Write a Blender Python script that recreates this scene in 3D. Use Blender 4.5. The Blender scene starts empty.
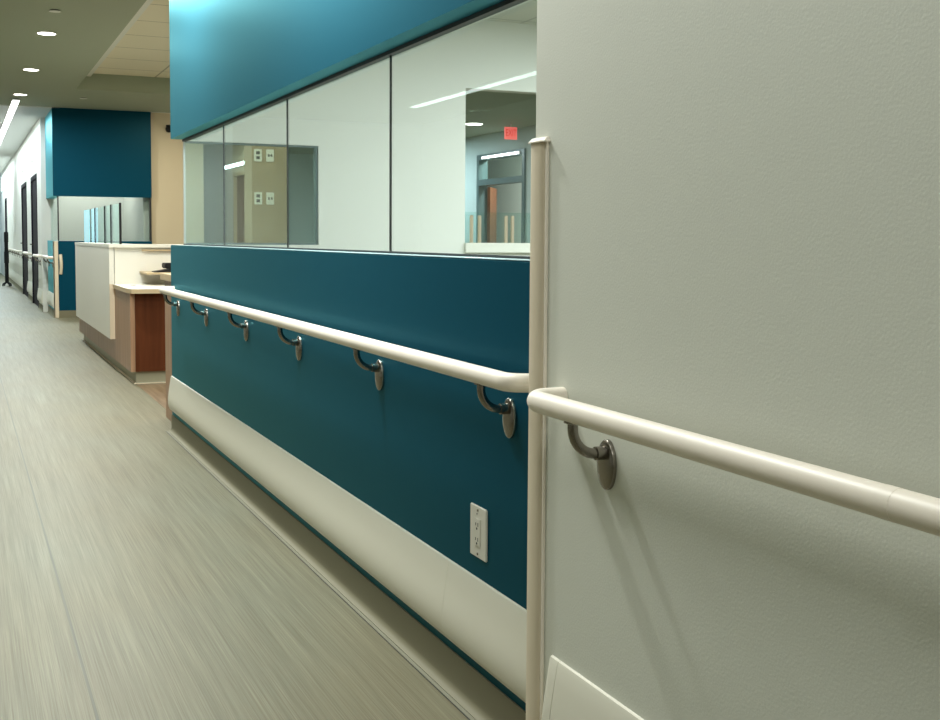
import bpy, bmesh, math, random
from mathutils import Vector, Matrix
random.seed(7)
C = bpy.context.scene.collection
SC = bpy.context.scene

# ------------------------------------------------------------------ camera
HC = 1.15
FPX, PY = 1143.07, 310.09
yaw, pitch, roll = 0.4194, 0.0624, -0.0061
cy, sy, cp, sp = math.cos(yaw), math.sin(yaw), math.cos(pitch), math.sin(pitch)
fwd = Vector((sy*cp, cy*cp, -sp))
rt0 = Vector((cy, -sy, 0))
dn0 = fwd.cross(rt0)
rt = rt0*math.cos(roll) + dn0*math.sin(roll)
dn = -rt0*math.sin(roll) + dn0*math.cos(roll)
cam = bpy.data.cameras.new('camera')
camo = bpy.data.objects.new('camera', cam)
C.objects.link(camo)
m = Matrix.Identity(4)
for i in range(3):
    m[i][0] = rt[i]; m[i][1] = -dn[i]; m[i][2] = -fwd[i]
m.translation = Vector((0, 0, HC))
camo.matrix_world = m
cam.sensor_width = 36.0
cam.lens = 36.0*FPX/940.0
cam.shift_y = (PY-360.0)/940.0
cam.clip_start = 0.05
SC.camera = camo

# ------------------------------------------------------------------ view, world
SC.view_settings.view_transform = 'Standard'
SC.view_settings.look = 'None'
SC.view_settings.gamma = 1
SC.view_settings.exposure = 0.09
SC.view_settings.use_curve_mapping = False
w = bpy.data.worlds.new('world'); SC.world = w
w.use_nodes = True
w.node_tree.nodes['Background'].inputs[0].default_value = (0.8, 0.85, 0.9, 1)
w.node_tree.nodes['Background'].inputs[1].default_value = 0.3


def area(name, loc, size, power, col=(1, 1, 1), size_y=None, spread=180, rot=(0, 0, 0), shape=None):
    l = bpy.data.lights.new(name, 'AREA')
    l.energy = power; l.color = col; l.spread = math.radians(spread)
    l.shape = shape or ('RECTANGLE' if size_y else 'DISK')
    l.size = size
    if size_y: l.size_y = size_y
    o = bpy.data.objects.new(name, l)
    o.location = loc; o.rotation_euler = rot
    C.objects.link(o)
    return o


WARM = (1.0, 0.90, 0.70)
NEUT = (0.95, 0.98, 0.93)
COOL = (0.80, 0.95, 1.0)
# the downlight row along the hall wall (three of them show, the row goes on overhead)
for y in (3.65, 6.05, 8.45, 10.86, 13.28, 15.66):
    area('downlight_lamp', (0.735, y, 2.925), 0.15, 50, NEUT, spread=172)
# unseen fill lamps added over the hall and in the rooms; linear_lamp is a seen fixture
for y, pw in ((-1.5, 34), (0.9, 12), (3.3, 37), (7.5, 37)):
    area('hall_fill', (0.05, y, 2.92), 1.0, pw, NEUT, size_y=0.6)
area('linear_lamp', (0.70, 21.5, 2.88), 0.09, 130, COOL, size_y=9.0)
area('linear_lamp', (0.70, 32.0, 2.88), 0.09, 160, COOL, size_y=8.0)
area('room_fill', (2.4, 4.2, 2.55), 1.2, 88, (0.92, 0.98, 1.0), size_y=0.6)  # out of view, put in to light the glazed room
area('room_fill', (4.2, 5.0, 2.55), 1.2, 88, (0.92, 0.98, 1.0), size_y=0.6)
area('station_fill', (2.4, 12.0, 3.10), 1.4, 45, WARM, size_y=2.4)
area('station_fill', (2.75, 15.7, 2.92), 0.3, 17, WARM)  # added to brighten the beige wall
area('station_fill', (2.2, 9.0, 2.92), 0.5, 26, WARM)
area('side_corridor_fill', (6.6, 14.5, 2.92), 0.4, 60, NEUT)
area('side_corridor_fill', (6.8, 19.0, 2.92), 0.6, 110, COOL)
area('side_room_fill', (9.0, 17.6, 2.9), 0.5, 75, NEUT)  # unseen, added to brighten the space behind the grey doorway
area('side_corridor_fill', (3.2, 14.2, 2.90), 0.3, 16, WARM)  # added fill for the brown door's side
area('far_room_fill', (1.9, 18.6, 2.8), 0.6, 40, NEUT)  # unseen, added to brighten the view through the far block window


# ------------------------------------------------------------------ materials
def mat(name, col, rough=0.5, metal=0.0, spec=0.5, bump=None, emit=None, noise=None, coat=0.0, ior=1.5):
    mt = bpy.data.materials.new(name); mt.use_nodes = True
    nt = mt.node_tree; b = nt.nodes['Principled BSDF']
    b.inputs['Base Color'].default_value = (*col, 1)
    b.inputs['Roughness'].default_value = rough
    b.inputs['Metallic'].default_value = metal
    b.inputs['Specular IOR Level'].default_value = spec
    b.inputs['IOR'].default_value = ior
    if coat:
        b.inputs['Coat Weight'].default_value = coat
        b.inputs['Coat Roughness'].default_value = 0.15
    tc = nt.nodes.new('ShaderNodeTexCoord')
    geo = nt.nodes.new('ShaderNodeNewGeometry')
    if emit:
        b.inputs['Emission Color'].default_value = (*emit[0], 1)
        b.inputs['Emission Strength'].default_value = emit[1]
    if noise:  # (scale, amount)
        n = nt.nodes.new('ShaderNodeTexNoise'); n.inputs['Scale'].default_value = noise[0]
        n.inputs['Detail'].default_value = 3
        nt.links.new(geo.outputs['Position'], n.inputs['Vector'])
        mx = nt.nodes.new('ShaderNodeMix'); mx.data_type = 'RGBA'
        mx.inputs[6].default_value = (*[c*(1-noise[1]) for c in col], 1)
        mx.inputs[7].default_value = (*[min(1, c*(1+noise[1])) for c in col], 1)
        nt.links.new(n.outputs['Fac'], mx.inputs[0])
        nt.links.new(mx.outputs[2], b.inputs['Base Color'])
    if bump:  # (scale, strength, distance)
        n = nt.nodes.new('ShaderNodeTexNoise'); n.inputs['Scale'].default_value = bump[0]
        n.inputs['Detail'].default_value = 2; n.inputs['Roughness'].default_value = 0.45
        nt.links.new(geo.outputs['Position'], n.inputs['Vector'])
        bp = nt.nodes.new('ShaderNodeBump'); bp.inputs['Strength'].default_value = bump[1]
        bp.inputs['Distance'].default_value = bump[2]
        nt.links.new(n.outputs['Fac'], bp.inputs['Height'])
        nt.links.new(bp.outputs['Normal'], b.inputs['Normal'])
    return mt


def glass_mat(name, tint, refl=1.0, rough=0.0):
    mt = bpy.data.materials.new(name); mt.use_nodes = True
    nt = mt.node_tree
    for n in list(nt.nodes): nt.nodes.remove(n)
    out = nt.nodes.new('ShaderNodeOutputMaterial')
    tr = nt.nodes.new('ShaderNodeBsdfTransparent'); tr.inputs[0].default_value = (*tint, 1)
    gl = nt.nodes.new('ShaderNodeBsdfGlossy'); gl.inputs['Roughness'].default_value = rough
    gl.inputs['Color'].default_value = (0.9, 1.0, 0.98, 1)
    fr = nt.nodes.new('ShaderNodeFresnel')
    gg = nt.nodes.new('ShaderNodeNewGeometry'); mr = nt.nodes.new('ShaderNodeMapRange')
    mr.inputs['To Min'].default_value = 1.5; mr.inputs['To Max'].default_value = 1/1.5
    nt.links.new(gg.outputs['Backfacing'], mr.inputs['Value']); nt.links.new(mr.outputs[0], fr.inputs['IOR'])
    mu = nt.nodes.new('ShaderNodeMath'); mu.operation = 'MULTIPLY'; mu.inputs[1].default_value = refl
    mx = nt.nodes.new('ShaderNodeMixShader')
    nt.links.new(fr.outputs[0], mu.inputs[0]); nt.links.new(mu.outputs[0], mx.inputs[0])
    nt.links.new(tr.outputs[0], mx.inputs[1]); nt.links.new(gl.outputs[0], mx.inputs[2])
    nt.links.new(mx.outputs[0], out.inputs[0])
    return mt


def sheen_paint(name, col, gloss, rough=0.42, ior=1.3):
    """deep satin paint: diffuse body under a coloured sheen"""
    mt = bpy.data.materials.new(name); mt.use_nodes = True
    nt = mt.node_tree
    for n in list(nt.nodes): nt.nodes.remove(n)
    out = nt.nodes.new('ShaderNodeOutputMaterial')
    df = nt.nodes.new('ShaderNodeBsdfDiffuse'); df.inputs['Color'].default_value = (*col, 1)
    gl = nt.nodes.new('ShaderNodeBsdfGlossy'); gl.inputs['Roughness'].default_value = rough
    gl.inputs['Color'].default_value = (*gloss, 1)
    fr = nt.nodes.new('ShaderNodeFresnel'); fr.inputs['IOR'].default_value = ior
    geo = nt.nodes.new('ShaderNodeNewGeometry')
    n = nt.nodes.new('ShaderNodeTexNoise'); n.inputs['Scale'].default_value = 260
    bp = nt.nodes.new('ShaderNodeBump'); bp.inputs['Strength'].default_value = 0.05; bp.inputs['Distance'].default_value = 0.001
    nt.links.new(geo.outputs['Position'], n.inputs['Vector']); nt.links.new(n.outputs['Fac'], bp.inputs['Height'])
    for q in (df, gl): nt.links.new(bp.outputs['Normal'], q.inputs['Normal'])
    mx = nt.nodes.new('ShaderNodeMixShader')
    nt.links.new(fr.outputs[0], mx.inputs[0]); nt.links.new(df.outputs[0], mx.inputs[1]); nt.links.new(gl.outputs[0], mx.inputs[2])
    nt.links.new(mx.outputs[0], out.inputs[0])
    return mt


def wood_mat(name, dark, light, rough=0.4, vert=True, scale=28, spec=0.5):
    mt = bpy.data.materials.new(name); mt.use_nodes = True
    nt = mt.node_tree; b = nt.nodes['Principled BSDF']
    b.inputs['Roughness'].default_value = rough
    b.inputs['Specular IOR Level'].default_value = spec
    geo = nt.nodes.new('ShaderNodeNewGeometry')
    mp = nt.nodes.new('ShaderNodeMapping')
    mp.inputs['Scale'].default_value = (1, 1, 0.06) if vert else (1, 0.05, 1)
    n = nt.nodes.new('ShaderNodeTexNoise'); n.inputs['Scale'].default_value = scale
    n.inputs['Detail'].default_value = 5
    cr = nt.nodes.new('ShaderNodeValToRGB')
    cr.color_ramp.elements[0].position = 0.3; cr.color_ramp.elements[1].position = 0.7
    cr.color_ramp.elements[0].color = (*dark, 1); cr.color_ramp.elements[1].color = (*light, 1)
    nt.links.new(geo.outputs['Position'], mp.inputs['Vector'])
    nt.links.new(mp.outputs[0], n.inputs['Vector'])
    nt.links.new(n.outputs['Fac'], cr.inputs['Fac'])
    nt.links.new(cr.outputs['Color'], b.inputs['Base Color'])
    return mt


def floor_mat():
    mt = bpy.data.materials.new('wood_look_vinyl'); mt.use_nodes = True
    nt = mt.node_tree; L = nt.links; b = nt.nodes['Principled BSDF']
    b.inputs['Roughness'].default_value = 0.5
    b.inputs['Specular IOR Level'].default_value = 0.35
    geo = nt.nodes.new('ShaderNodeNewGeometry')
    sep = nt.nodes.new('ShaderNodeSeparateXYZ'); L.new(geo.outputs['Position'], sep.inputs[0])
    def noise(scl, vec, det=4, rgh=0.6):
        mp = nt.nodes.new('ShaderNodeMapping'); mp.inputs['Scale'].default_value = vec
        L.new(geo.outputs['Position'], mp.inputs['Vector'])
        n = nt.nodes.new('ShaderNodeTexNoise'); n.inputs['Scale'].default_value = scl
        n.inputs['Detail'].default_value = det; n.inputs['Roughness'].default_value = rgh
        L.new(mp.outputs[0], n.inputs['Vector']); return n
    fine = noise(280, (1, 0.006, 1), 6, 0.72)
    mid = noise(34, (1, 0.022, 1), 4)
    big = noise(1.3, (1, 0.5, 1), 2)
    def ramp(n, p0, c0, p1, c1):
        cr = nt.nodes.new('ShaderNodeValToRGB')
        cr.color_ramp.elements[0].position = p0; cr.color_ramp.elements[1].position = p1
        cr.color_ramp.elements[0].color = (*c0, 1); cr.color_ramp.elements[1].color = (*c1, 1)
        L.new(n.outputs['Fac'], cr.inputs['Fac']); return cr
    base = ramp(fine, 0.32, FLOOR_D, 0.68, FLOOR_L)
    m2 = ramp(mid, 0.3, (0.82, 0.80, 0.76), 0.68, (1.10, 1.10, 1.10))
    m3 = ramp(big, 0.3, (0.98, 0.92, 0.82), 0.7, (0.98, 1.02, 1.04))
    def mul(a, b_, f=1.0, mode='MULTIPLY'):
        mx = nt.nodes.new('ShaderNodeMix'); mx.data_type = 'RGBA'; mx.blend_type = mode
        mx.inputs[0].default_value = f
        L.new(a, mx.inputs[6]); L.new(b_, mx.inputs[7]); return mx
    c = mul(base.outputs['Color'], m2.outputs['Color'])
    c = mul(c.outputs[2], m3.outputs['Color'])
    # long welded seam of the sheet floor
    def mth(op, a, b_=None, clamp=False):
        n = nt.nodes.new('ShaderNodeMath'); n.operation = op; n.use_clamp = clamp
        for i, v in enumerate((a, b_)):
            if v is None: continue
            if isinstance(v, (int, float)): n.inputs[i].default_value = v
            else: L.new(v, n.inputs[i])
        return n.outputs[0]
    d = mth('ABSOLUTE', mth('SUBTRACT', sep.outputs['X'], 0.278))
    s = mth('LESS_THAN', d, 0.0035)
    mx = nt.nodes.new('ShaderNodeMix'); mx.data_type = 'RGBA'
    mx.inputs[7].default_value = (0.07, 0.075, 0.06, 1)
    L.new(mth('MULTIPLY', s, 0.6), mx.inputs[0]); L.new(c.outputs[2], mx.inputs[6])
    L.new(mx.outputs[2], b.inputs['Base Color'])
    bp = nt.nodes.new('ShaderNodeBump'); bp.inputs['Strength'].default_value = 0.08
    bp.inputs['Distance'].default_value = 0.001
    L.new(fine.outputs['Fac'], bp.inputs['Height']); L.new(bp.outputs['Normal'], b.inputs['Normal'])
    return mt


def tile_mat(name, col, line, px, py, ox, oy, wid=0.022):
    """lay-in ceiling tiles with a grid of T bars"""
    mt = bpy.data.materials.new(name); mt.use_nodes = True
    nt = mt.node_tree; L = nt.links; b = nt.nodes['Principled BSDF']
    b.inputs['Roughness'].default_value = 0.85
    geo = nt.nodes.new('ShaderNodeNewGeometry')
    sep = nt.nodes.new('ShaderNodeSeparateXYZ'); L.new(geo.outputs['Position'], sep.inputs[0])
    def line_fac(sock, per, off):
        a = nt.nodes.new('ShaderNodeMath'); a.operation = 'SUBTRACT'; a.inputs[1].default_value = off
        L.new(sock, a.inputs[0])
        md = nt.nodes.new('ShaderNodeMath'); md.operation = 'FLOORED_MODULO'; md.inputs[1].default_value = per
        L.new(a.outputs[0], md.inputs[0])
        lt = nt.nodes.new('ShaderNodeMath'); lt.operation = 'LESS_THAN'; lt.inputs[1].default_value = wid
        L.new(md.outputs[0], lt.inputs[0]); return lt.outputs[0]
    mxm = nt.nodes.new('ShaderNodeMath'); mxm.operation = 'MAXIMUM'
    L.new(line_fac(sep.outputs['X'], px, ox), mxm.inputs[0]); L.new(line_fac(sep.outputs['Y'], py, oy), mxm.inputs[1])
    mx = nt.nodes.new('ShaderNodeMix'); mx.data_type = 'RGBA'
    mx.inputs[6].default_value = (*col, 1); mx.inputs[7].default_value = (*line, 1)
    L.new(mxm.outputs[0], mx.inputs[0]); L.new(mx.outputs[2], b.inputs['Base Color'])
    return mt


FLOOR_D, FLOOR_L = (0.120, 0.106, 0.062), (0.222, 0.217, 0.152)
M = dict(
    teal=sheen_paint('teal_satin_paint', (0.001, 0.045, 0.084), (0.30, 0.76, 0.86)),
    white=mat('offwhite_wall_paint', (0.73, 0.745, 0.665), 0.5, bump=(230, 0.2, 0.0015)),
    offw=mat('white_interior_paint', (0.78, 0.78, 0.72), 0.6),
    beige=mat('beige_wall_paint', (0.62, 0.54, 0.38), 0.6),
    pillar=mat('tan_wall_covering', (0.36, 0.27, 0.16), 0.6),
    pale=mat('ledge_glint_paint', (0.42, 0.62, 0.66), 0.25),  # light reflected off the teal ledge, painted as a pale tone
    grey=mat('grey_wall_paint', (0.50, 0.50, 0.47), 0.6),
    bluew=mat('pale_blue_wall_paint', (0.50, 0.60, 0.60), 0.6),
    ceil=mat('dim_ceiling_paint', (0.36, 0.40, 0.30), 0.8),  # olive grey carries the ceiling's weak bounce light in its colour
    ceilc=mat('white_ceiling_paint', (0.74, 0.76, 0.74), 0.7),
    rail=mat('cream_vinyl', (0.92, 0.84, 0.73), 0.42),
    bump_=mat('cream_bumper_vinyl', (0.74, 0.72, 0.61), 0.36, bump=(500, 0.04, 0.0005)),
    guard=mat('cream_corner_vinyl', (0.70, 0.61, 0.46), 0.5),
    base=mat('olive_rubber_base', (0.18, 0.168, 0.105), 0.65),
    dbase=mat('sage_rubber_base', (0.34, 0.32, 0.22), 0.5),
    basel=mat('light_sealant', (0.19, 0.185, 0.13), 0.6),
    steel=mat('brushed_nickel', (0.26, 0.235, 0.205), 0.26, metal=1.0, noise=(300, 0.12)),
    alu=mat('aluminium', (0.62, 0.63, 0.62), 0.35, metal=1.0),
    black=mat('black_rubber', (0.012, 0.014, 0.016), 0.5),
    blackp=mat('black_plastic', (0.012, 0.012, 0.013), 0.6, spec=0.2),
    darkdoor=mat('dark_door_frame_paint', (0.012, 0.009, 0.014), 0.7, spec=0.15),
    white_lam=mat('white_laminate', (0.78, 0.76, 0.68), 0.35),
    tan=mat('tan_edge_band', (0.52, 0.40, 0.24), 0.45),
    cream_edge=mat('cream_edge_band', (0.72, 0.60, 0.44), 0.45),
    plate=mat('white_plastic', (0.80, 0.78, 0.70), 0.35),
    slot=mat('dark_slot', (0.02, 0.02, 0.02), 0.6),
    lens=mat('lamp_lens', (1, 1, 1), 0.4, emit=((1.0, 0.98, 0.92), 9)),
    strip=mat('linear_lamp_lens', (1, 1, 1), 0.4, emit=((0.95, 0.98, 1.0), 5)),
    trimw=mat('white_trim_ring', (0.75, 0.75, 0.70), 0.5),
    red=mat('exit_red', (0.8, 0.05, 0.04), 0.5, emit=((0.45, 0.0, 0.0), 0.6)),
    exitw=mat('exit_face', (0.6, 0.25, 0.22), 0.5, emit=((1.0, 0.13, 0.12), 0.8)),
    glass=glass_mat('partition_glass', (0.93, 0.975, 0.962), 0.55),
    gtint=glass_mat('tinted_screen_glass', (0.86, 0.95, 0.93), 0.65),
    wood=wood_mat('light_wood_laminate', (0.27, 0.145, 0.075), (0.40, 0.235, 0.14), 0.4),
    dwood=wood_mat('reddish_brown_laminate', (0.075, 0.020, 0.006), (0.115, 0.032, 0.010), 0.6, spec=0.12),
    door=wood_mat('brown_wood_door', (0.13, 0.042, 0.015), (0.22, 0.075, 0.028), 0.4, spec=0.2),
    tframe=mat('grey_teal_frame', (0.10, 0.16, 0.17), 0.4),
    tile=tile_mat('ceiling_tiles', (0.82, 0.76, 0.60), (0.46, 0.42, 0.31), 0.81, 0.81, 2.26-0.81*2, 11.0-0.81*8),
    tile2=tile_mat('room_ceiling_tiles', (0.66, 0.66, 0.58), (0.38, 0.40, 0.35), 0.61, 0.61, 3.39-0.61*5, 6.75-0.61*9, 0.012),
    plank=wood_mat('warm_plank_floor', (0.13, 0.085, 0.045), (0.27, 0.19, 0.115), 0.4, vert=False, scale=30),
)
M['floor'] = floor_mat()

# ------------------------------------------------------------------ builders
W = {}          # world location of each object


def props(o, label=None, cat=None, group=None, kind=None):
    if label: o['label'] = label
    if cat: o['category'] = cat
    if group: o['group'] = group
    if kind: o['kind'] = kind
    return o


def root(name, loc, label, cat, group=None):
    o = bpy.data.objects.new(name, None)
    o.empty_display_size = 0.1
    C.objects.link(o); o.location = loc
    W[o.name] = Vector(loc)
    return props(o, label, cat, group)


def link(name, bm, mt, parent=None, smooth=False, **kw):
    """turn a bmesh in world coordinates into ONE object with its origin at its base"""
    bmesh.ops.recalc_face_normals(bm, faces=bm.faces)
    xs = [v.co for v in bm.verts]
    lo = Vector((min(v.x for v in xs), min(v.y for v in xs), min(v.z for v in xs)))
    hi = Vector((max(v.x for v in xs), max(v.y for v in xs), max(v.z for v in xs)))
    org = Vector(((lo.x+hi.x)/2, (lo.y+hi.y)/2, lo.z))
    bmesh.ops.translate(bm, verts=bm.verts, vec=-org)
    me = bpy.data.meshes.new(name); bm.to_mesh(me); bm.free()
    mts = mt if isinstance(mt, (list, tuple)) else [mt]
    for x in mts: me.materials.append(x)
    if smooth:
        me.set_sharp_from_angle(angle=math.radians(40))
        for p in me.polygons: p.use_smooth = True
    o = bpy.data.objects.new(name, me); C.objects.link(o)
    if parent:
        o.parent = parent; o.location = org - W[parent.name]
    else:
        o.location = org
    W[o.name] = org
    return props(o, **kw)


def box(bm, x0, x1, y0, y1, z0, z1, bev=0.0, mi=0):
    r = bmesh.ops.create_cube(bm, size=1)
    vs = r['verts']
    for v in vs:
        v.co = Vector((x0+(v.co.x+.5)*(x1-x0), y0+(v.co.y+.5)*(y1-y0), z0+(v.co.z+.5)*(z1-z0)))
    fs = set(f for v in vs for f in v.link_faces)
    for f in fs: f.material_index = mi
    if bev:
        es = list(set(e for v in vs for e in v.link_edges))
        bmesh.ops.bevel(bm, geom=es, offset=bev, segments=2, affect='EDGES')
    return bm


def B(*a, **k):
    return box(bmesh.new(), *a, **k)


def st(name, *a, mt='offw', parent=None, bev=0.0, **kw):
    return link(name, B(*a, bev=bev), M[mt], parent, kind='structure' if parent is None else None, **kw)


def cyl(bm, c, r, h, axis='Z', seg=32, r2=None):
    res = bmesh.ops.create_cone(bm, cap_ends=True, segments=seg, radius1=r, radius2=r if r2 is None else r2, depth=h)
    R = {'Z': Matrix.Identity(3), 'X': Matrix.Rotation(math.pi/2, 3, 'Y'), 'Y': Matrix.Rotation(math.pi/2, 3, 'X')}[axis]
    for v in res['verts']: v.co = R @ v.co + Vector(c)
    return bm


def tube(bm, pts, r, seg=20, rz=None, caps=True):
    """sweep an ellipse (r horizontally, rz vertically) along points"""
    pts = [Vector(p) for p in pts]; rings = []
    up = Vector((0, 0, 1)); prev = None
    for i, p in enumerate(pts):
        t = (pts[min(i+1, len(pts)-1)] - pts[max(i-1, 0)]).normalized()
        if prev is None:
            s = t.cross(up)
            if s.length < 0.1: s = t.cross(Vector((0, 1, 0)))
            s.normalize()
        else:
            s = (prev - t*prev.dot(t)).normalized()
        prev = s
        n = s.cross(t).normalized()
        ring = [bm.verts.new(p + s*r*math.cos(a) + n*(rz or r)*math.sin(a)) for a in [2*math.pi*k/seg for k in range(seg)]]
        rings.append(ring)
    for a, b in zip(rings, rings[1:]):
        for k in range(seg):
            bm.faces.new((a[k], a[(k+1) % seg], b[(k+1) % seg], b[k]))
    if caps:
        bm.faces.new(rings[0]); bm.faces.new(rings[-1])
    return bm


def arc_path(pts, rad, n=8):
    """polyline with rounded corners"""
    pts = [Vector(p) for p in pts]; out = [pts[0]]
    for a, b, c in zip(pts, pts[1:], pts[2:]):
        u = (a-b).normalized(); v = (c-b).normalized()
        p0 = b+u*rad; p1 = b+v*rad
        for k in range(n+1):
            t = k/n
            # quarter circle about b + (u+v)*rad for right angles
            ang = t*math.pi/2
            out.append(b + u*rad*(1-math.sin(ang)) + v*rad*(1-math.cos(ang)))
    out.append(pts[-1])
    return out


def prism(bm, prof, y0, y1, xf=None):
    """extrude an (x, z) profile along Y"""
    a = [bm.verts.new((x, y0, z)) for x, z in prof]
    b = [bm.verts.new((x, y1, z)) for x, z in prof]
    n = len(prof)
    for k in range(n): bm.faces.new((a[k], a[(k+1) % n], b[(k+1) % n], b[k]))
    bm.faces.new(a); bm.faces.new(b[::-1])
    return bm


# ------------------------------------------------------------------ room shell
XW = 1.13       # face of the teal half wall
XG = 1.208      # glass line
XN = 1.065      # face of the near white wall
ZL = 1.102      # ledge of the half wall
ZS = 1.717      # underside of the soffit
ZC = 2.94       # hall ceiling
YE = 6.86       # far end of the glazed wall
YB = 17.0       # far teal block

link('floor', B(-4.3, 9.2, -4.0, 46, -0.1, 0), M['floor'], kind='structure')
link('floor', B(1.235, 3.7, 6.95, 9.14, 0.0, 0.002), M['plank'], kind='structure')

# hall ceiling with its raised tiled tray
bm = bmesh.new()
box(bm, -4.3, 1.33, -4.0, YB, ZC, ZC+0.1)
box(bm, 1.33, 3.2, 14.8, YB, ZC, ZC+0.1)
box(bm, 3.2, 9.2, -4.0, 24, ZC, ZC+0.1)
box(bm, 1.33, 3.2, -4.0, 6.9, ZC, ZC+0.1)
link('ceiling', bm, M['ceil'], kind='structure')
st('ceiling', 1.30, 3.25, 6.85, 14.85, 3.14, 3.20, mt='tile')
st('trim_1', 1.37, 1.50, 6.9, 14.8, 3.10, 3.139, mt='offw')
bm = bmesh.new()
box(bm, 1.325, 1.33, 6.9, 14.8, ZC+0.1, 3.14); box(bm, 3.2, 3.205, 6.9, 14.8, ZC+0.1, 3.14)
box(bm, 1.345, 3.205, 14.8, 14.81, ZC+0.1, 3.14); box(bm, 1.345, 3.205, 6.89, 6.9, ZC+0.1, 3.14)
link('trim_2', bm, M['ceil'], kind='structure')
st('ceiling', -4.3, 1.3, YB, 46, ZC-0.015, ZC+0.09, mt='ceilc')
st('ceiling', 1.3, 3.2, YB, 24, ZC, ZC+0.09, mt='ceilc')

# near white wall
link('wall_near', B(XN, 1.20, -4.0, 2.068, 0, ZC), M['white'], kind='structure')
# teal half wall with its ledge
link('wall_right', B(XW, 1.26, 2.068, YE, 0, ZL, bev=0.003), M['teal'], kind='structure')
# teal soffit above the glass
link('wall_right', B(XW, 1.20, 2.068, 6.822, ZS, ZC), M['teal'], kind='structure')
st('wall_right', 1.20, 1.256, 2.068, YE-0.06, ZS, ZC, mt='offw')

# the glazed room behind: end wall with a window and an opening
YD = 6.83
bm = bmesh.new()
box(bm, 1.262, 2.02, YD, YD+0.10, 0, 1.105)
box(bm, 1.257, 2.02, YD, YD+0.10, 1.712, ZC)
box(bm, 2.02, 3.005, YD, YD+0.10, 0, ZC)
box(bm, 3.005, 6.0, YD, YD+0.10, 0, 1.06)
box(bm, 3.005, 6.0, YD, YD+0.10, 2.122, ZC)
link('wall_back', bm, M['offw'], kind='structure')
st('wall_room', 6.0, 6.1, 1.9, YD+0.1, 0, ZC, mt='offw')
st('wall_room', 1.2, 6.1, 1.85, 1.95, 0, ZC, mt='offw')
st('ceiling', 1.257, 6.0, 1.95, YD, 2.565, 2.60, mt='tile2')
st('trim_3', 3.0, 6.0, YD-0.03, YD+0.12, 1.06, 1.123, mt='white_lam')

# far teal block
st('wall_far', XG, 2.54, YB+0.02, YB+0.14, 0, 1.084, mt='teal')
st('wall_far', XG, 1.30, YB+0.141, 18.40, 0, 1.084, mt='teal')
st('wall_far', XG-0.008, 2.54, YB, YB+0.14, 1.712, ZC-0.003, mt='teal')
st('wall_far', XG-0.008, 1.30, YB+0.141, 18.40, 1.712, ZC-0.02, mt='teal')
st('wall_far', 2.541, 3.3, YB+0.08, YB+0.2, 0, ZC, mt='beige')
st('wall_far', 2.45, 2.54, YB+0.21, 19.5, 0, ZC, mt='grey')
st('wall_far', 1.31, 2.54, 19.5, 19.6, 0, ZC, mt='grey')

# corridor beyond, wall broken by dark doors
doors = [(19.40, 20.95), (22.45, 24.25), (32.0, 33.3)]
y = 18.4; segs = []
for a, b in doors:
    segs.append((y, a)); y = b
segs.append((y, 34.0)); 
bm = bmesh.new()
for a, b in segs: box(bm, XW, 1.30, a, b, 0, ZC-0.02)
for a, b in doors: box(bm, XW, 1.30, a, b, 2.14, ZC-0.02)
box(bm, XW, 1.30, 34.0, 38.0, 2.42, ZC-0.02); box(bm, XW, 1.30, 38.0, 46, 0, ZC-0.02)
link('wall_corridor', bm, M['offw'], kind='structure')
for i, (a, b) in enumerate(doors):
    d = st('door_%d' % (i+1), XW+0.012, 1.19, a+0.07, b-0.07, 0.004, 2.07, mt='darkdoor')
    bm = bmesh.new()
    box(bm, XW-0.01, 1.2, a, a+0.07, 0.003, 2.14); box(bm, XW-0.01, 1.2, b-0.07, b, 0.003, 2.14)
    box(bm, XW-0.01, 1.2, a+0.07, b-0.07, 2.07, 2.14)
    link('door_frame', bm, M['darkdoor'], d)
    bm = bmesh.new(); box(bm, XW-0.05, XW+0.011, b-0.2, b-0.18, 1.0, 1.02); box(bm, XW-0.05, XW-0.035, b-0.32, b-0.2, 1.0, 1.02)
    link('door_handle', bm, M['steel'], d)
st('door_4', XW+0.01, 1.2, 34.0, 38.0, 0.003, 2.42, mt='grey')
st('wall_end', -4.3, 1.3, 46, 46.1, 0, ZC, mt='offw')
st('wall_left', -4.4, -4.3, -4.0, 17.1, 0, ZC, mt='offw')
bm = bmesh.new()
box(bm, -4.3, -1.4, 17.0, 17.1, 0, ZC-0.016)
box(bm, -1.4, -1.3, 17.0, 36.0, 0, ZC-0.016); box(bm, -1.4, -1.3, 41.0, 46, 0, ZC-0.016)
box(bm, -1.4, -1.3, 36.0, 41.0, 0, 0.5); box(bm, -1.4, -1.3, 36.0, 41.0, 2.5, ZC-0.016)
link('wall_left', bm, M['offw'], kind='structure')
wn = props(root('reflection_window', (-1.35, 37.2, 0.5), None, None), kind='structure')  # unseen glowing window, added to give the desk screens their blue reflection
link('lit_pane', B(-1.37, -1.36, 36.06, 40.94, 0.56, 2.44), mat('blue_glow_pane', (0.6, 0.8, 0.9), 0.3, emit=((0.55, 0.84, 1.0), 1.3)), wn)
bm = bmesh.new()
for a in (36.0, 38.4, 40.94): box(bm, -1.40, -1.31, a, a+0.06, 0.5, 2.5)
box(bm, -1.40, -1.31, 36.06, 40.94, 0.5, 0.56); box(bm, -1.40, -1.31, 36.06, 40.94, 2.44, 2.5)
link('window_frame', bm, M['tframe'], wn)
st('wall_front', -4.3, 1.2, -4.1, -4.0, 0, ZC, mt='offw')

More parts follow.
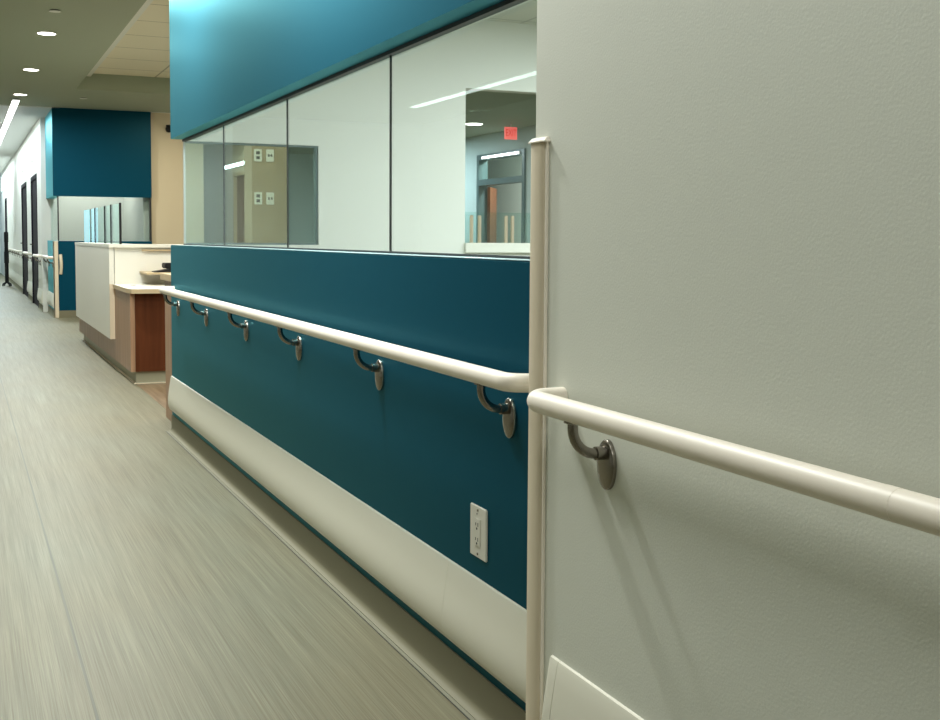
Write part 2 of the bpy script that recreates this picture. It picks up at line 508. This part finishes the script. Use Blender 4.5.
# side corridor seen through the glass
st('wall_side', 3.8, 3.9, 14.6, 16.18, 0, ZC, mt='beige')
st('wall_side', 3.8, 3.9, 17.32, 24, 0, ZC, mt='beige')
st('wall_side', 3.8, 3.9, 16.18, 17.32, 2.12, ZC, mt='beige')
d = st('door_5', 3.83, 3.88, 16.25, 17.25, 0.003, 2.06, mt='door')
bm = bmesh.new()
box(bm, 3.78, 3.9, 16.18, 16.25, 0.003, 2.12); box(bm, 3.78, 3.9, 17.25, 17.32, 0.003, 2.12); box(bm, 3.78, 3.9, 16.25, 17.25, 2.06, 2.12)
link('door_frame', bm, M['tan'], d)

XR = 8.3
bm = bmesh.new()
YA, YBB = 16.45, 18.3
box(bm, XR, XR+0.12, 6.935, YA, 0, ZC); box(bm, XR, XR+0.12, YBB, 24, 0, ZC); box(bm, XR, XR+0.12, YA, YBB, 2.60, ZC)
link('wall_side', bm, M['bluew'], kind='structure')
st('wall_side', 3.3, 9.2, 24, 24.1, 0, ZC, mt='bluew')
st('wall_side', 9.6, 9.7, 6.9, 24.1, 0, ZC, mt='offw')
st('wall_side', 6.1, 9.7, 6.83, 6.9, 0, ZC, mt='offw')
d = props(root('door_6', (XR, (YA+YBB)/2, 0), None, None), kind='structure')
bm = bmesh.new()
for a in (YA, YBB-0.09): box(bm, XR-0.03, XR+0.14, a, a+0.09, 0.003, 2.60)
box(bm, XR-0.03, XR+0.14, YA+.09, YBB-.09, 2.51, 2.60); box(bm, XR-0.03, XR+0.14, YA+.09, YBB-.09, 2.07, 2.17)
link('door_frame', bm, M['tframe'], d)
link('transom_pane', B(XR+.04, XR+.05, YA+.09, YBB-.09, 2.17, 2.51), M['glass'], d)
bm = bmesh.new()
a = [bm.verts.new((XR+.16+u, YBB-.16+v, 0.006)) for u, v in ((0, 0), (0.42, 0.62), (0.38, 0.65), (-0.04, 0.03))]
b = [bm.verts.new((v.co.x, v.co.y, 2.05)) for v in a]
for k in range(4): bm.faces.new((a[k], a[(k+1) % 4], b[(k+1) % 4], b[k]))
bm.faces.new(a); bm.faces.new(b)
link('door_leaf', bm, M['door'], d)

st('ledge_glint', XW+0.002, XG-0.012, 2.07, YE-0.004, ZL+0.0003, ZL+0.0018, mt='pale')  # thin strip painting the light caught along the ledge top
# glazing of the half wall
win = props(root('window_1', (XG, 4.5, ZL), None, None), kind='structure')
ys = [2.08, 3.312, 4.517, 5.729, YD-0.006]
for a, b in zip(ys, ys[1:]):
    link('glass_pane', B(XG-0.003, XG+0.003, a+0.0015, b-0.0015, ZL+0.006, ZS-0.004), M['glass'], win)
for a in ys[1:-1]:
    link('joint', B(XG-0.0035, XG+0.0035, a-0.0014, a+0.0014, ZL+0.006, ZS-0.004), M['black'], win)
link('channel', B(XG-0.010, XG+0.010, 2.072, YD-0.006, ZL+0.0005, ZL+0.008), M['black'], win)
link('channel', B(XG-0.012, XG+0.012, 2.072, YD-0.006, ZS-0.012, ZS-0.0005), M['black'], win)
link('corner_seal', B(XG-0.006, XG+0.006, YD-0.005, YD+0.002, ZL+0.009, ZS-0.013), M['alu'], win)
# end window of the room
win = props(root('window_2', (1.6, YD, 1.105), None, None), kind='structure')
link('glass_pane', B(1.222, 2.005, YD+0.03, YD+0.04, 1.118, 1.700), M['gtint'], win)
bm = bmesh.new()
box(bm, 1.222, 2.018, YD+0.01, YD+0.06, 1.1055, 1.117); box(bm, 1.222, 2.018, YD+0.01, YD+0.06, 1.701, 1.711)
box(bm, 2.006, 2.018, YD+0.01, YD+0.06, 1.117, 1.701)
link('window_frame', bm, M['tframe'], win)
# low glass screen with wooden posts beyond the opening
g = root('glass_screen', (3.8, 8.0, 0), 'low tinted glass screen with slim wooden uprights behind the end wall opening', 'screen')
link('glass_pane', B(3.25, 4.75, 7.995, 8.005, 0.05, 1.353), M['gtint'], g)
link('bottom_rail', B(3.2, 4.8, 7.98, 8.02, 0.0, 0.049), M['alu'], g)
for x in (3.565, 3.632, 3.857, 3.912):
    link('upright', B(x-0.011, x+0.011, 7.965, 7.990, 0.05, 1.328, bev=0.003), M['cream_edge'], g)

# far block window
win = props(root('window_3', (1.8, YB+.05, 1.084), None, None), kind='structure')
link('glass_pane', B(XG+0.072, 2.515, YB+0.07, YB+0.08, 1.09, 1.708), M['glass'], win)
link('glass_pane', B(XG+0.052, XG+0.060, YB+0.09, 18.38, 1.09, 1.708), M['glass'], win)
bm = bmesh.new()
box(bm, XG+0.050, XG+0.068, YB+0.055, YB+0.075, 1.086, 1.711); box(bm, 2.516, 2.539, YB+0.03, YB+0.1, 1.086, 1.711)
link('window_frame', bm, M['black'], win)
link('window_frame', B(XG+0.07, 2.516, YB+0.05, YB+0.09, 1.085, 1.0895), M['alu'], win)

# ------------------------------------------------------------------ base, bumper, rail, guard
def cove(name, x, y0, y1, h=0.100):
    prof = [(x, 0.0005), (x-0.026, 0.0005), (x-0.026, 0.003), (x-0.016, 0.006), (x-0.010, 0.012), (x-0.006, 0.022), (x-0.005, h), (x, h)]
    o = link(name, prism(bmesh.new(), prof, y0, y1), M['base'], kind='structure', smooth=True)
    link('seam_bead', B(x-0.037, x-0.0262, y0, y1, 0.0005, 0.0015), M['basel'], o)
    link('seam_gap', B(x-0.0395, x-0.0372, y0, y1, 0.0005, 0.0013), M['black'], o)
    return o


cove('baseboard_right', XW, 2.07, YE-0.002)
cove('baseboard_near', XN, -3.9, 1.98)


def bumper(x, y0, y1, z0, z1, seams, label, cap0=False, cap1=True, group=None):
    """bowed crash rail with tapered end caps, made of butted lengths"""
    t = root('wall_bumper', (x, (y0+y1)/2, z0), label, 'wall bumper', group)
    h = z1-z0
    prof = [(0.000, 0), (0.009, 0.0), (0.016, 0.02), (0.022, 0.09), (0.0252, 0.20), (0.0255, 0.33), (0.0232, 0.46), (0.0195, 0.60), (0.0145, 0.76), (0.0085, 0.95), (0.0055, 0.99), (0, 1.0)]
    def sec(bm, y, k, dz=0):
        return [bm.verts.new((x-0.0005-a*k, y, z0+dz+b*h)) for a, b in prof]
    def seg(ya, yb, nm):
        bm = bmesh.new(); s0 = sec(bm, ya, 1); s1 = sec(bm, yb, 1)
        n = len(s0)
        for k in range(n): bm.faces.new((s0[k], s0[(k+1) % n], s1[(k+1) % n], s1[k]))
        bm.faces.new(s0); bm.faces.new(s1[::-1])
        link(nm, bm, M['bump_'], t, smooth=True)
    def cap(ya, sgn):
        bm = bmesh.new()
        ss = [sec(bm, ya+sgn*d, k) for d, k in ((0, 1.02), (0.016, 1.015), (0.028, 1.0), (0.0325, 0.94), (0.034, 0.84))]
        n = len(ss[0])
        for s0, s1 in zip(ss, ss[1:]):
            for k in range(n): bm.faces.new((s0[k], s0[(k+1) % n], s1[(k+1) % n], s1[k]))
        bm.faces.new(ss[0]); bm.faces.new(ss[-1][::-1])
        link('end_cap', bm, M['bump_'], t, smooth=True)
    pts = [y0+(0.034 if cap0 else 0)] + list(seams) + [y1-(0.034 if cap1 else 0)]
    for a, b in zip(pts, pts[1:]): seg(a, b-0.0012, 'cover_length')
    if cap0: cap(y0+0.034, -1)
    if cap1: cap(y1-0.034, 1)
    return t


bumper(XW, 2.075, 6.855, 0.130, 0.331, [2.64, 4.57], 'long cream bumper board along the foot of the teal half wall')
bumper(XN, -3.5, 1.972, 0.127, 0.322, [], 'cream bumper board low on the near white wall', cap1=True)


def bracket(parent, xw, xr, y, zr):
    """bent rod from under the rail down and into an oval wall plate"""
    zt = zr-0.018; zb = zr-0.078
    br = link('bracket', tube(bmesh.new(), arc_path([(xr, y, zt), (xr, y, zb), (xw-0.006, y, zb)], min(0.048, xw-xr-0.012), 10), 0.0095, 18), M['steel'], parent, smooth=True)
    bm = bmesh.new()
    rings = []
    zc = zb-0.022; a_, b_ = 0.0285, 0.046
    for d, k in ((0.0, 1.0), (0.006, 1.0), (0.0085, 0.95), (0.0105, 0.8), (0.0115, 0.5)):
        rings.append([bm.verts.new((xw-0.0003-d, y+a_*k*math.cos(2*math.pi*i/36), zc+b_*k*math.sin(2*math.pi*i/36))) for i in range(36)])
    for r0, r1 in zip(rings, rings[1:]):
        for i in range(36): bm.faces.new((r0[i], r0[(i+1) % 36], r1[(i+1) % 36], r1[i]))
    bm.faces.new(rings[0]); bm.faces.new(rings[-1])
    link('wall_plate', bm, M['steel'], br, smooth=True)
    bm = bmesh.new(); tube(bm, [(xw-0.028, y, zb), (xw-0.010, y, zb)], 0.0125, 18)
    link('collar', bm, M['steel'], br, smooth=True)
    bm = bmesh.new(); box(bm, xr-0.011, xr+0.011, y-0.014, y+0.014, zt-0.003, zt+0.0005)
    link('saddle', bm, M['steel'], br)


def handrail(xw, y0, y1, zr, brs, label, r=0.0195, off=0.075, ret0=True, ret1=True, group=None, seams=()):
    t = root('handrail', (xw, (y0+y1)/2, zr), label, 'handrail', group)
    xr = xw-off
    pts = []
    if ret0: pts += [(xw-0.0008, y0, zr)]
    pts += [(xr, y0, zr), (xr, y1, zr)]
    if ret1: pts += [(xw-0.0008, y1, zr)]
    path = arc_path(pts, 0.044, 10) if (ret0 or ret1) else [Vector(p) for p in pts]
    link('rail', tube(bmesh.new(), path, r, 28, rz=0.0205), M['rail'], t, smooth=True)
    for s in seams:
        link('joint_sleeve', tube(bmesh.new(), [(xr, s-0.012, zr), (xr, s+0.012, zr)], r+0.0003, 28, rz=0.0208), M['rail'], t, smooth=True)
    for yb in brs: bracket(t, xw, xr, yb, zr)
    return t


handrail(XW, 2.145, 6.74, 0.846, [2.303, 3.18, 4.06, 4.905, 5.785, 6.60], 'long cream handrail on six metal brackets along the teal half wall')
handrail(XN, -3.4, 1.940, 0.8435, [-2.6, -1.7, -0.8, 0.06, 0.90, 1.768], 'cream handrail on the near white wall, running out of the right edge', seams=(1.005,))

# corner guard on the near wall's end
g = root('corner_guard', (XN, 2.05, 0), 'tall cream vinyl corner guard with a cap, on the edge between teal and white walls', 'corner guard')
bm = bmesh.new()
prof = [(XN-0.0005, 2.0165), (XN-0.006, 2.017), (XN-0.010, 2.021), (XN-0.012, 2.028), (XN-0.012, 2.062), (XN-0.009, 2.071), (XN-0.002, 2.0745), (XN+0.050, 2.0745), (XN+0.050, 2.0690), (XN-0.0005, 2.0690)]
a = [bm.verts.new((x, y, 0.003)) for x, y in prof]; b = [bm.verts.new((x, y, 1.341)) for x, y in prof]
n = len(prof)
for k in range(n): bm.faces.new((a[k], a[(k+1) % n], b[(k+1) % n], b[k]))
bm.faces.new(a); bm.faces.new(b)
link('cover', bm, M['guard'], g, smooth=True)
link('retainer', B(XN-0.006, XN-0.0005, 2.0095, 2.0145, 0.003, 1.341), M['rail'], g)
bm = bmesh.new()
lo = [(XN-0.0005, 2.004), (XN-0.013, 2.007), (XN-0.016, 2.016), (XN-0.016, 2.068), (XN-0.011, 2.080), (XN+0.050, 2.081), (XN+0.050, 2.0690), (XN-0.0005, 2.0690)]
a = [bm.verts.new((x, y, 1.3415)) for x, y in lo]; m_ = [bm.verts.new((x, y, 1.344)) for x, y in lo]
b = [bm.verts.new((max(x, XN-0.004) if k < 5 else x, y if k > 4 else y+(0.006 if y < 2.01 else -0.004), 1.352)) for k, (x, y) in enumerate(lo)]
n = len(lo)
for s0, s1 in ((a, m_), (m_, b)):
    for k in range(n): bm.faces.new((s0[k], s0[(k+1) % n], s1[(k+1) % n], s1[k]))
bm.faces.new(a); bm.faces.new(b)
link('end_cap', bm, M['rail'], g)

# electrical outlet
oy, oz = 2.467, 0.4455
t = root('electrical_outlet', (XW, oy, oz-0.063), 'white duplex electrical outlet on the teal half wall above the bumper', 'outlet')
link('cover_plate', B(XW-0.006, XW-0.0004, oy-0.046, oy+0.046, oz-0.063, oz+0.063, bev=0.002), M['plate'], t)
rc = link('receptacle', B(XW-0.0085, XW-0.0061, oy-0.017, oy+0.017, oz-0.034, oz+0.034, bev=0.001), M['plate'], t)
for zc in (oz+0.019, oz-0.017):
    for dy, hh in ((-0.0065, 0.0045), (0.0065, 0.0035)):
        link('slot', B(XW-0.0092, XW-0.0087, oy+dy-0.0013, oy+dy+0.0013, zc-hh, zc+hh), M['slot'], rc)
    link('ground_hole', cyl(bmesh.new(), (XW-0.0090, oy, zc-0.010), 0.003, 0.0006, 'X', 12), M['slot'], rc)
for zc in (oz+0.053, oz-0.053):
    link('screw', cyl(bmesh.new(), (XW-0.0066, oy, zc), 0.0032, 0.0012, 'X', 14), M['steel'], t)
link('indicator', cyl(bmesh.new(), (XW-0.0066, oy+0.004, oz+0.044), 0.0016, 0.0012, 'X', 10), M['slot'], t)

# ------------------------------------------------------------------ far block fittings
bumper(XG, 17.13, 18.38, 0.130, 0.331, [], 'short cream bumper board on the far teal corner')
g = root('corner_guard', (XG, YB, 0), 'cream corner guard on the far teal half wall', 'corner guard')
bm = bmesh.new()
box(bm, XG-0.016, XG-0.0005, YB+0.003, YB+0.085, 0.003, 1.075, bev=0.004)
box(bm, XG-0.016, XG+0.046, YB+0.003, YB+0.019, 0.003, 1.075, bev=0.004)
link('cover', bm, M['guard'], g, smooth=True)
link('end_cap', B(XG-0.020, XG+0.049, YB-0.002, YB+0.0028+0.085, 1.0755, 1.083), M['rail'], g)
st('baseboard_far', XG+0.047, 2.54, YB+0.012, YB+0.0195, 0.0005, 0.103, mt='base')
cove('baseboard_far', XG, YB+0.10, 18.395)
cove('baseboard_corridor', XW, 18.4, 19.39)
cove('baseboard_corridor', XW, 20.96, 22.44)
cove('baseboard_corridor', XW, 24.26, 31.99)
handrail(XG, 17.12, 18.3, 0.846, [17.3, 18.1], 'short cream handrail on the far teal corner')
handrail(XW, 18.5, 19.3, 0.846, [18.7, 19.1], 'shortest cream handrail, on the white pillar before the first dark door')
handrail(XW, 21.0, 22.4, 0.846, [21.2, 22.2], 'cream handrail between the two nearest dark corridor doors')
handrail(XW, 24.3, 31.9, 0.846, [24.5+0.9*k for k in range(8)], 'long cream handrail far down the corridor wall')
bumper(XW, 18.42, 19.38, 0.130, 0.331, [], 'small cream bumper board on the white pillar before the first dark door', cap0=True)
bumper(XW, 20.97, 22.43, 0.130, 0.331, [], 'cream bumper board between the two nearest dark corridor doors', cap0=True)
bumper(XW, 24.27, 31.98, 0.130, 0.331, [], 'long cream bumper board far down the corridor wall', cap0=True)
# cream mark beside the far guard
bm = bmesh.new()
tube(bm, [(1.285, YB+0.0195, 0.62), (1.288, YB+0.010, 0.65), (1.292, YB-0.004, 0.72), (1.292, YB-0.004, 0.79), (1.287, YB+0.010, 0.86), (1.284, YB+0.0195, 0.89)], 0.022, 12)
link('cream_mark', bm, M['guard'], smooth=True, label='short cream upright mark on the far teal wall beside its corner guard', cat='grab bar')
for yy, a in ((20.2, 'nearest'), (23.3, 'second')):
    t = root('dome_lamp', (XW, yy, 2.36), 'small white signal lamp above the %s dark corridor door' % a, 'signal lamp')
    link('back_plate', B(XW-0.01, XW-0.0004, yy-0.06, yy+0.06, 2.34, 2.46, bev=0.002), M['plate'], t)
    bm = bmesh.new(); bmesh.ops.create_uvsphere(bm, u_segments=16, v_segments=10, radius=0.045)
    bmesh.ops.translate(bm, verts=bm.verts, vec=(XW-0.012, yy, 2.40))
    link('lens', bm, M['plate'], t, smooth=True)
t = root('notice_frame', (XW, 27.8, 1.25), 'pale framed notice on the corridor wall above the far handrail', 'notice')
link('frame', B(XW-0.012, XW-0.0004, 27.4, 28.2, 1.15, 1.62), M['plate'], t)
link('sheet', B(XW-0.0135, XW-0.0125, 27.45, 28.15, 1.19, 1.58), M['white_lam'], t)
# dark upright stand far down the corridor
sx, sy_ = 0.965, 28.2
t = root('equipment_stand', (sx, sy_, 0), 'slim dark wheeled stand beside the handrail at the far end of the corridor', 'stand')
link('post', cyl(bmesh.new(), (sx, sy_, 0.58), 0.042, 0.98), M['blackp'], t, smooth=True)
link('head', B(sx-0.045, sx+0.045, sy_-0.08, sy_+0.08, 1.0, 1.24, bev=0.01), M['blackp'], t)
link('basket', B(sx-0.05, sx+0.05, sy_-0.08, sy_+0.08, 0.52, 0.80, bev=0.01), M['blackp'], t)
for k in range(4):
    a = k*math.pi/2+0.5
    link('caster_leg', tube(bmesh.new(), [(sx, sy_, 0.10), (sx+0.10*math.cos(a), sy_+0.10*math.sin(a), 0.045)], 0.02, 10), M['blackp'], t, smooth=True)
    link('caster', cyl(bmesh.new(), (sx+0.10*math.cos(a), sy_+0.10*math.sin(a), 0.03), 0.03, 0.03, 'X', 14), M['black'], t)

# ------------------------------------------------------------------ ceiling fittings
t0 = None
labels = ['white recessed downlight nearest the viewer in the hall ceiling row', 'middle white recessed downlight of the hall ceiling row', 'white recessed downlight at the head of the linear lamp, farthest of the row']
for i, y in enumerate((10.86, 13.28, 15.66)):
    t = root('downlight', (0.735, y, ZC-0.012), labels[i], 'downlight', 'recessed downlights of the hall ceiling')
    bm = bmesh.new()
    n = 40; rr = [(0.088, 0), (0.088, -0.006), (0.076, -0.008), (0.074, 0.0)]
    R_ = [[bm.verts.new((0.735+r*math.cos(2*math.pi*k/n), y+r*math.sin(2*math.pi*k/n), ZC-0.0005+z)) for k in range(n)] for r, z in rr]
    for r0, r1 in zip(R_, R_[1:]+R_[:1]):
        for k in range(n): bm.faces.new((r0[k], r0[(k+1) % n], r1[(k+1) % n], r1[k]))
    link('trim_ring', bm, M['trimw'], t, smooth=True)
    link('lens', cyl(bmesh.new(), (0.735, y, ZC-0.007), 0.0735, 0.004, seg=40), M['lens'], t)
t = root('linear_lamp', (0.70, 26, ZC-0.03), 'long glowing linear lamp running down the corridor ceiling', 'ceiling lamp')
link('housing', B(0.655, 0.750, 16.1, 36.0, ZC-0.030, ZC-0.0155), M['trimw'], t)
link('lens', B(0.662, 0.743, 16.11, 35.99, ZC-0.040, ZC-0.0305), M['strip'], t)
t = root('linear_lamp', (-3.2, 13.0, ZC), 'long linear lamp left of the hall, seen as a streak in the glass', 'ceiling lamp')
link('housing', B(-3.27, -3.13, 9.0, 14.5, ZC-0.028, ZC-0.0005), M['trimw'], t)
link('lens', B(-3.25, -3.15, 9.01, 14.49, ZC-0.036, ZC-0.0285), mat('bright_linear_lens', (1, 1, 1), 0.4, emit=((0.97, 1.0, 1.0), 4)), t)
for (x, y, lb) in ((0.725, 9.75, 'round white sprinkler cover plate in the ceiling before the first downlight'), (1.50, 15.7, 'small round cover plate in the ceiling near the tiled tray corner')):
    t = root('sprinkler_cover', (x, y, ZC-0.01), lb, 'sprinkler cover')
    link('plate', cyl(bmesh.new(), (x, y, ZC-0.010), 0.046, 0.004, seg=32), M['trimw'], t)
    link('collar', cyl(bmesh.new(), (x, y, ZC-0.0045), 0.036, 0.007, seg=32), M['black'], t)
# black camera on beige wall
cx_, cy_, cz_ = 2.80, YB+0.08, 2.71
t = root('wall_camera', (cx_, cy_, cz_), 'small black camera on the beige wall beside the far teal block', 'camera')
link('mount', B(cx_-0.035, cx_+0.035, cy_-0.02, cy_-0.0005, cz_-0.04, cz_+0.06, bev=0.004), M['blackp'], t)
bm = bmesh.new(); bmesh.ops.create_uvsphere(bm, u_segments=18, v_segments=12, radius=0.05)
bmesh.ops.translate(bm, verts=bm.verts, vec=(cx_, cy_-0.045, cz_))
link('dome', bm, M['blackp'], t, smooth=True)

# exit sign and downlight in the side corridor
t = root('exit_sign', (7.70, 16.0, 2.69), 'red glowing EXIT sign hanging from the side corridor ceiling behind the glass', 'exit sign')
link('housing', B(7.705, 7.915, 16.0, 16.03, 2.685, 2.875, bev=0.003), M['exitw'], t)
cu = bpy.data.curves.new('letters', 'FONT'); cu.body = 'EXIT'; cu.size = 0.105; cu.extrude = 0.001; cu.align_x = 'CENTER'; cu.align_y = 'CENTER'
tmp = bpy.data.objects.new('tmp', cu); C.objects.link(tmp)
dg = bpy.context.evaluated_depsgraph_get()
me = bpy.data.meshes.new_from_object(tmp.evaluated_get(dg)); bpy.data.objects.remove(tmp)
me.materials.clear(); me.materials.append(M['red'])
lt = bpy.data.objects.new('letters', me); C.objects.link(lt); lt.parent = t
lt.rotation_euler = (math.pi/2, 0, 0); lt.scale = (0.86, 1.45, 1); lt.location = (0.11, -0.0025, 0.09)
link('stem', B(7.80, 7.82, 16.01, 16.02, 2.8755, ZC-0.0005), M['alu'], t)
t = root('downlight', (7.36, 16.4, ZC-0.012), 'recessed downlight in the side corridor ceiling, left of the EXIT sign', 'downlight')
bm = bmesh.new(); cyl(bm, (7.36, 16.4, ZC-0.003), 0.15, 0.005, seg=36)
link('trim_ring', bm, M['trimw'], t)
link('lens', cyl(bmesh.new(), (7.36, 16.4, ZC-0.009), 0.13, 0.005, seg=36), M['lens'], t)
# glowing strip over the brown door, imitating a lamp reflection in the end window
t = root('bright_strip', (3.74, 16.9, 2.17), 'bright slim strip above the brown door, standing in for a reflection on the glass', 'bright strip')
link('housing', B(3.74, 3.779, 15.7, 17.6, 2.19, 2.235), M['trimw'], t)
link('lens', B(3.715, 3.739, 15.7, 17.6, 2.185, 2.235), M['strip'], t)

t = root('bright_strip', (XR-0.06, 17.3, 2.50), 'thin bright strip across the top of the grey framed doorway behind glass', 'bright strip')  # thin glowing strip added along the doorway top
link('housing', B(XR-0.055, XR-0.0305, 16.6, 18.0, 2.525, 2.56), M['trimw'], t)
link('lens', B(XR-0.075, XR-0.0555, 16.6, 18.0, 2.52, 2.555), M['strip'], t)

# beige pillar behind the end window; one pair of plates repeats the other's reflection
st('wall_pillar', 2.40, 2.72, 10.2, 10.5, 0, 3.139, mt='pillar')
for k, (x, z, nm) in enumerate(((2.455, 1.885, 'upper left'), (2.565, 1.885, 'upper right'), (2.455, 1.50, 'lower left'), (2.565, 1.50, 'lower right'))):
    t = root('switch_plate', (x, 10.2, z), 'small white switch plate on the beige pillar behind glass, %s of four that include a mirrored pair' % nm, 'switch plate', 'switch plates on the beige pillar')
    link('cover_plate', B(x-0.035, x+0.035, 10.193, 10.1995, z-0.055, z+0.055, bev=0.002), M['plate'], t)
    bm = bmesh.new()
    if k % 2 == 0:
        for dz in (-0.022, 0.022): box(bm, x-0.016, x+0.016, 10.190, 10.1925, z+dz-0.014, z+dz+0.014)
    else:
        for dx in (-0.013, 0.013): box(bm, x+dx-0.007, x+dx+0.007, 10.190, 10.1925, z-0.010, z+0.012)
    link('switch', bm, M['slot'], t)

# ------------------------------------------------------------------ reception desk
D0, D1 = 9.15, 13.35
t = root('reception_desk', (1.5, 11.0, 0), 'long white and wood reception desk beyond the teal half wall', 'desk')
bm = bmesh.new(); box(bm, 1.195, 1.23, D0, D1, 0.098, 0.709)
link('wood_front', bm, M['wood'], t)
link('wood_end', B(1.2305, 1.60, D0-0.001, D0+0.02, 0.098, 0.709), M['dwood'], t)
k = link('toe_kick', B(1.237, 1.60, D0+0.03, D1-0.05, 0.0005, 0.0975), M['dbase'], t)
bm = bmesh.new(); box(bm, 1.218, 1.2365, D0+0.01, D1-0.05, 0.0005, 0.008); box(bm, 1.2367, 1.60, D0+0.01, D0+0.0295, 0.0005, 0.008)
link('seam_bead', bm, M['guard'], k)
link('hall_panel', B(1.155, 1.1945, 10.13, 13.25, 0.276, 1.056), M['white_lam'], t)
link('hall_panel_edge', B(1.154, 1.1947, 10.112, 10.1295, 0.276, 0.745), M['cream_edge'], t)
link('end_panel', B(1.2012, 1.98, 10.14, 10.175, 0.746, 1.056), M['white_lam'], t)
link('carcass', B(1.24, 1.95, 10.18, 13.2, 0.70, 0.74), M['white_lam'], t)
bm = bmesh.new(); box(bm, 1.152, 1.42, 10.105, 13.26, 1.057, 1.084); box(bm, 1.42, 1.99, 10.105, 10.5, 1.057, 1.084)
link('transaction_top', bm, M['white_lam'], t)
link('ledge_edge', B(1.425, 1.98, 10.112, 10.139, 1.028, 1.040), M['tan'], t)
# low counter with a clipped corner
bm = bmesh.new()
prof = [(1.199, 10.138), (1.1955, 10.10), (1.178, 10.09), (1.176, 9.24), (1.198, 9.085), (1.235, 9.06), (1.60, 9.06), (1.60, 10.138)]
a = [bm.verts.new((x, y, 0.712)) for x, y in prof]; b = [bm.verts.new((x, y, 0.7445)) for x, y in prof]
n = len(prof)
for q in range(n): bm.faces.new((a[q], a[(q+1) % n], b[(q+1) % n], b[q]))
bm.faces.new(a); bm.faces.new(b)
ct = link('low_counter', bm, M['tan'], t)
bm = bmesh.new()
a = [bm.verts.new((x+0.001, y+0.001, 0.745)) for x, y in prof]; b = [bm.verts.new((x+0.001, y+0.001, 0.747)) for x, y in prof]
for q in range(n): bm.faces.new((a[q], a[(q+1) % n], b[(q+1) % n], b[q]))
bm.faces.new(a); bm.faces.new(b)
link('laminate_top', bm, M['white_lam'], ct)
link('work_shelf', B(1.405, 1.98, 9.72, 10.139, 0.838, 0.853), M['tan'], t)
link('grommet', cyl(bmesh.new(), (1.30, 9.75, 0.7485), 0.022, 0.002, seg=20), M['steel'], t)
ot = link('outlet_plate', B(1.60, 1.67, 10.132, 10.1395, 0.925, 0.985), M['plate'], t)
# desk phone on the shelf
t = root('desk_phone', (1.58, 9.85, 0.853), 'black desk phone on the shelf of the reception desk', 'phone')
bm = bmesh.new()
v = [(1.475, 0.8535), (1.60, 0.8535), (1.60, 0.880), (1.475, 0.860)]
prism(bm, v, 9.76, 9.92)
link('keypad', bm, M['blackp'], t)
link('body', B(1.565, 1.72, 9.80, 9.96, 0.886, 0.93, bev=0.006), M['blackp'], t)
link('foot', B(1.601, 1.70, 9.80, 9.96, 0.8535, 0.8855), M['blackp'], t)

# glass sneeze guard on the transaction top
t = root('sneeze_guard', (1.25, 11.6, 1.0841), 'upright clear screens with dark edge posts on the reception desk', 'screen')
for a, b in ((10.137, 10.76), (10.768, 11.24), (11.252, 12.09), (12.098, 13.2)):
    link('pane', B(1.246, 1.254, a, b, 1.0845, 1.432), M['gtint'], t)
for y, r in ((10.126, 0.010), (10.764, 0.003), (11.246, 0.005), (12.094, 0.003)):
    link('post', B(1.25-0.009, 1.25+0.009, y-r, y+r, 1.0845, 1.437), M['blackp'], t)

# wood-ended work counter tucked behind the half wall
t = root('work_counter', (1.4, 7.1, 0), 'tan topped work counter with a light wood end panel right behind the teal half wall', 'counter')
link('end_panel', B(1.183, 1.215, 7.02, 7.42, 0.0025, 0.878), M['wood'], t)
link('worktop', B(1.158, 1.75, 6.96, 7.44, 0.879, 0.920, bev=0.002), M['tan'], t)
link('back_panel', B(1.2155, 1.75, 7.36, 7.40, 0.0025, 0.878), M['dwood'], t)
